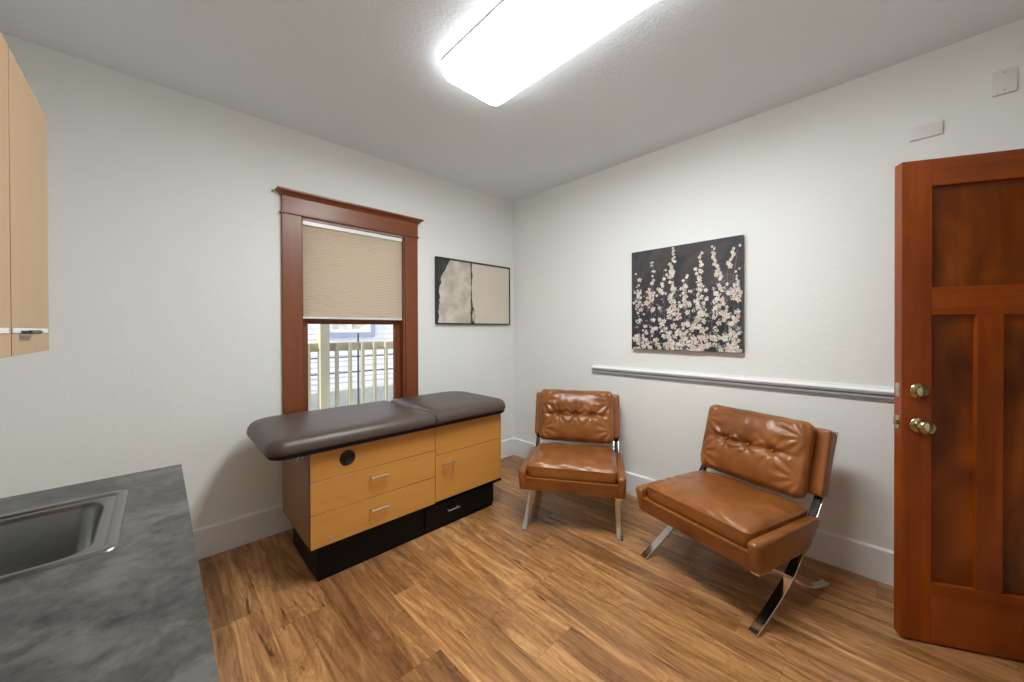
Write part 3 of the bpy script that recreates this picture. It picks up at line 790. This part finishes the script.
def make_chair(label, cat='lounge chair', seed=0):
    c = thing('lounge_chair', label, cat, group=None)
    XO = .299
    for s in (-1, 1):
        bm = nb(); flatbar(bm, LEGA, s * XO, .040, .012); obj('leg', bm, 'chrome', c, 40)
        bm = nb(); flatbar(bm, LEGB, s * (XO - .001), .038, .012); obj('leg', bm, 'chrome', c, 40)
        # dark strap lining between seat and back
        pts = [q for q in LEGA if .36 < q[1] < .56]
        off = []
        for i, q in enumerate(pts): off.append((q[0] - .009, q[1] + .006))
        bm = nb(); flatbar(bm, off, s * XO, .030, .007); obj('strap', bm, 'rubber', c, 40)
    bm = nb(); box(bm, -.285, .285, .020, .048, .257, .268, .002, 1); obj('stretcher', bm, 'chrome', c, 40)
    bm = nb(); tube(bm, [(-.285, .302, .141), (.285, .302, .141)], .008, 10); obj('stretcher', bm, 'chrome', c, 40)
    # seat frame: front rail, side panels, rear rail, bottom
    bm = nb()
    W = .335
    prism(bm, [(-.038, .352), (-.020, .270), (.040, .270), (.030, .356)], 'x', -W + .02, W - .02, bev=.012, seg=4)
    for s in (-1, 1):
        side = [(-.050, .392), (-.043, .403), (-.028, .408), (.46, .394), (.492, .390), (.490, .375), (.385, .268), (.36, .262), (-.010, .266), (-.022, .273)]
        a_, b_ = (s * W, s * (W - .048)); prism(bm, side, 'x', min(a_, b_), max(a_, b_), bev=.015, seg=4)
    prism(bm, [(.44, .375), (.36, .270), (.40, .270), (.485, .380)], 'x', -W + .04, W - .04)
    prism(bm, [(-.02, .285), (-.02, .27), (.40, .27), (.40, .285)], 'x', -W + .04, W - .04)
    obj('seat_frame', bm, 'leather', c, 45)
    bm = nb(); box(bm, -W + .05, W - .05, .02, .375, .2605, .2655); box(bm, -W + .05, -W + .052, .03, .36, .262, .267); obj('dust_cover', bm, 'rubber', c)
    # seat cushion
    ns = seed * 7.3
    def fseat(p, n):
        u, v_, z = p
        k = (1 - abs(u / .287) ** 3.2) * (1 - abs(v_ / .262) ** 3.2)
        nz = mnoise.noise(Vector((u * 7 + ns, v_ * 7, 1.3)))
        if z > 0:
            p.z += .024 * k + .004 * nz * k
            edge = max(abs(u) / .287, abs(v_) / .262)
            p.z += .0030 * mnoise.noise(Vector((u * 22 + ns, v_ * 9, 6.0))) * sm(k * 3)
            p.z += .0048 * math.sin(38 * (u * .7 + v_) + 7 * nz) * sm((edge - .55) / .3) * sm((1.0 - edge) / .1) * .8
        # welt line round the boxing
        e2 = math.exp(-((p.z - .030) / .004) ** 2) if (n.x or n.y) else 0
        side = Vector((n.x, n.y, 0))
        if side.length > .1:
            side.normalize()
            p += side * (.004 * e2 + .004 * mnoise.noise(Vector((u * 14, v_ * 14, z * 20 + ns))))
            p += side * .008 * (1 - (z / .05) ** 2)
        return p
    bm = nb(); rbox(bm, (.560, .500, .098), .026, .0125, fseat, 5)
    R = Matrix.Rotation(math.radians(-1.5), 4, 'X')
    for v_ in bm.verts: v_.co = R @ v_.co + Vector((0, .236, .386))
    obj('seat_cushion', bm, 'leather', c, True)
    # back shell
    def tilt(bm_, s0, z0):
        R_ = Matrix.Rotation(-BTILT, 4, 'X')
        for v_ in bm_.verts: v_.co = R_ @ v_.co + Vector((0, s0, z0))
    def fshell(p, n):
        p.y += .010 * (1 - (p.x / .33) ** 2)      # slight curve across
        return p
    bm = nb(); rbox(bm, (.655, .078, .335), .018, .04, fshell, 4); tilt(bm, .598, .632); obj('backrest', bm, 'leather', c, True)
    # tufted back cushion, front is -y
    HW, HH = .270, .186
    BT = [(-.125, .004), (0, .004), (.125, .004)]
    def fback(p, n):
        x, y, z = p
        k = (1 - abs(x / HW) ** 3.0) * (1 - abs(z / HH) ** 3.0); k = max(k, 0)
        if y < 0:
            d = .040 * k ** .8
            nz = mnoise.noise(Vector((x * 8 + ns, z * 8, 4.1)))
            line = math.exp(-((z - .004 - .004 * math.cos(x * 46)) / .012) ** 2) * sm((HW - abs(x)) / .09)
            d -= .013 * line
            for bx_, bz_ in BT:
                dx, dz = x - bx_, z - bz_; r = math.hypot(dx, dz); th = math.atan2(dz, dx)
                d -= .026 * math.exp(-(r / .022) ** 2) + .008 * math.exp(-(r / .055) ** 2)
                d += .0052 * math.sin(th * 9 + 2.0 * nz + seed + bx_ * 20) * math.exp(-((r - .045) / .035) ** 2)
            # creases running from the corners
            for sx_ in (-1, 1):
                for sz_ in (-1, 1):
                    cxx, czz = sx_ * HW * .98, sz_ * HH * .55
                    dx, dz = x - cxx, z - czz; r = math.hypot(dx, dz)
                    th = math.atan2(dz * sz_, -dx * sx_)
                    d += .0045 * math.sin(th * 11 + seed + sz_) * math.exp(-((r - .075) / .05) ** 2)
            d += .005 * nz * k + .0035 * mnoise.noise(Vector((x * 26 + ns, z * 14, 2.0))) * sm(k * 3)
            p.y -= d
        side = Vector((n.x, 0, n.z))
        if side.length > .1:
            side.normalize()
            p += side * (.006 * (1 - (y / .05) ** 2) + .003 * math.exp(-((y + .016) / .004) ** 2))
            p += side * .0035 * mnoise.noise(Vector((x * 12, y * 20, z * 12 + ns)))
        return p
    bm = nb(); rbox(bm, (2 * HW, .085, 2 * HH), .030, .0085, fback, 5); tilt(bm, .520, .643)
    bk = obj('back_cushion', bm, 'leather', c, True)
    R_ = Matrix.Rotation(-BTILT, 4, 'X')
    for bx_, bz_ in BT:
        bm = nb(); lathe(bm, [(-.010, .008), (.001, .009), (.005, .006), (.006, 0)], (bx_, -.0485 + .0 , bz_), (0, -1, 0), 14)
        for v_ in bm.verts: v_.co = R_ @ v_.co + Vector((0, .520, .643))
        obj('button', bm, 'leather', bk, True)
    return c

ch2 = make_chair('cognac leather lounge chair in front of the door, its crossed chrome legs showing', seed=1)
ch2.location = (-.7675, -2.075, 0); ch2.rotation_euler = (0, 0, math.atan2(-.96, -.279))
ch1 = make_chair('cognac leather lounge chair facing forward in the corner beside the exam table', seed=3)
ch1.location = ((-.966 - .644) / 2, (-1.097 - 1.603) / 2, 0); ch1.rotation_euler = (0, 0, math.atan2(-.843, .537))
for c_ in (ch1, ch2): c_['group'] = 'leather lounge chairs'

# ------------------------------------------------------------------ outside the window
bm = nb(); box(bm, -4.5, 2.5, .18, 1.20, -.25, -.10); struct(obj('floor_porch', bm, 'paving'), 'porch deck outside', 'porch')
bm = nb(); box(bm, -14, 22, .18, 30, -.75, -.60); struct(obj('ground', bm, 'paving'), 'paved ground outside the window', 'ground')
rl = thing('porch_railing', 'beige wooden porch railing with square balusters outside the window', 'railing', (-1.2, 1.0, -.1))
def rp(name, bm, mats): 
    for v_ in bm.verts: v_.co.x += 1.2; v_.co.y -= 1.0; v_.co.z += .1
    return obj(name, bm, mats, rl)
for za, zb, nm in ((1.108, 1.190, 'top_rail'), (.025, .10, 'bottom_rail')):
    for xa, xb in ((-3.2, -1.6022), (-1.5158, .8)):
        bm = nb(); box(bm, xa, xb, 1.0, 1.035, za, zb, .003, 1); rp(nm, bm, 'olive')
k = -14
while True:
    x = -1.443 + .125 * k
    if x > .75: break
    if x > -3.15 and abs(x + 1.559) > .05:
        bm = nb(); box(bm, x - .015, x + .015, .964, .9985, -.099, 1.185, .002, 1); rp('baluster', bm, 'olive')
    k += 1
po = nb(); box(po, -1.602, -1.516, .950, 1.036, -.10, 2.75, .004, 1); box(po, -1.612, -1.506, .940, 1.046, -.0995, .02, .004, 1)
tag(obj('porch_post', po, 'olive'), 'square beige porch post rising beside the railing outside', 'post')

hr = thing('metal_handrail', 'thin dark metal handrail on a slim post beyond the porch', 'handrail', (-.22, 3.6, -.6))
bm = nb(); box(bm, -.013, .013, -.013, .013, 0, 1.86); obj('post', bm, 'dark_metal', hr)
for z in (1.46, 1.20):
    bm = nb(); box(bm, -2.5, 3.2, -.012, .012, z - .010, z + .010); obj('rail', bm, 'dark_metal', hr)
# low concrete wall + neighbour house
bm = nb(); box(bm, -5, 8, 4.2, 4.5, -.6, .22, .01, 1); tag(obj('concrete_wall', bm, 'concrete'), 'low weathered concrete wall in front of the neighbouring house', 'wall')
hs_ = thing('neighbor_house', 'pale lap sided neighbouring house with a lavender trimmed window', 'house', (0, 5.4, -.6), math.radians(-4))
bm = nb()
z = 0
while z < 6:
    h_ = .115; box(bm, -8, 9, -.012, .0, z, z + .012); 
    vs = [bm.verts.new(q) for q in ((-8, -.016, z), (9, -.016, z), (9, -.002, z + h_), (-8, -.002, z + h_))]
    bm.faces.new(vs); z += h_
box(bm, -8, 9, 0, 3.5, 0, 6)
obj('siding_wall', bm, 'siding', hs_)
wd = nb()
wx0, wx1, wz0, wz1 = -.22, .82, 1.77, 3.3
for q in ((wx0, wx0 + .10, wz0, wz1), (wx1 - .10, wx1, wz0, wz1), (wx0 + .1, wx1 - .1, wz0, wz0 + .10), (wx0 + .1, wx1 - .1, wz1 - .1, wz1)): box(wd, q[0], q[1], -.06, -.018, q[2], q[3])
wd_ = obj('window', wd, 'lavender', hs_)
wd = nb()
a0, a1, c0, c1 = wx0 + .1, wx1 - .1, wz0 + .1, wz1 - .1
for q in ((a0, a0 + .05, c0, c1), (a1 - .05, a1, c0, c1), (a0 + .05, a1 - .05, c0, c0 + .06), (a0 + .05, a1 - .05, c1 - .05, c1), ((a0 + a1) / 2 - .02, (a0 + a1) / 2 + .02, c0 + .06, c1 - .05)): box(wd, q[0], q[1], -.05, -.02, q[2], q[3])
obj('sash', wd, 'white_ext', wd_)
wd = nb(); box(wd, a0 + .04, a1 - .04, -.030, -.020, c0 + .04, c1 - .04); obj('pane', wd, 'p_mush', wd_)
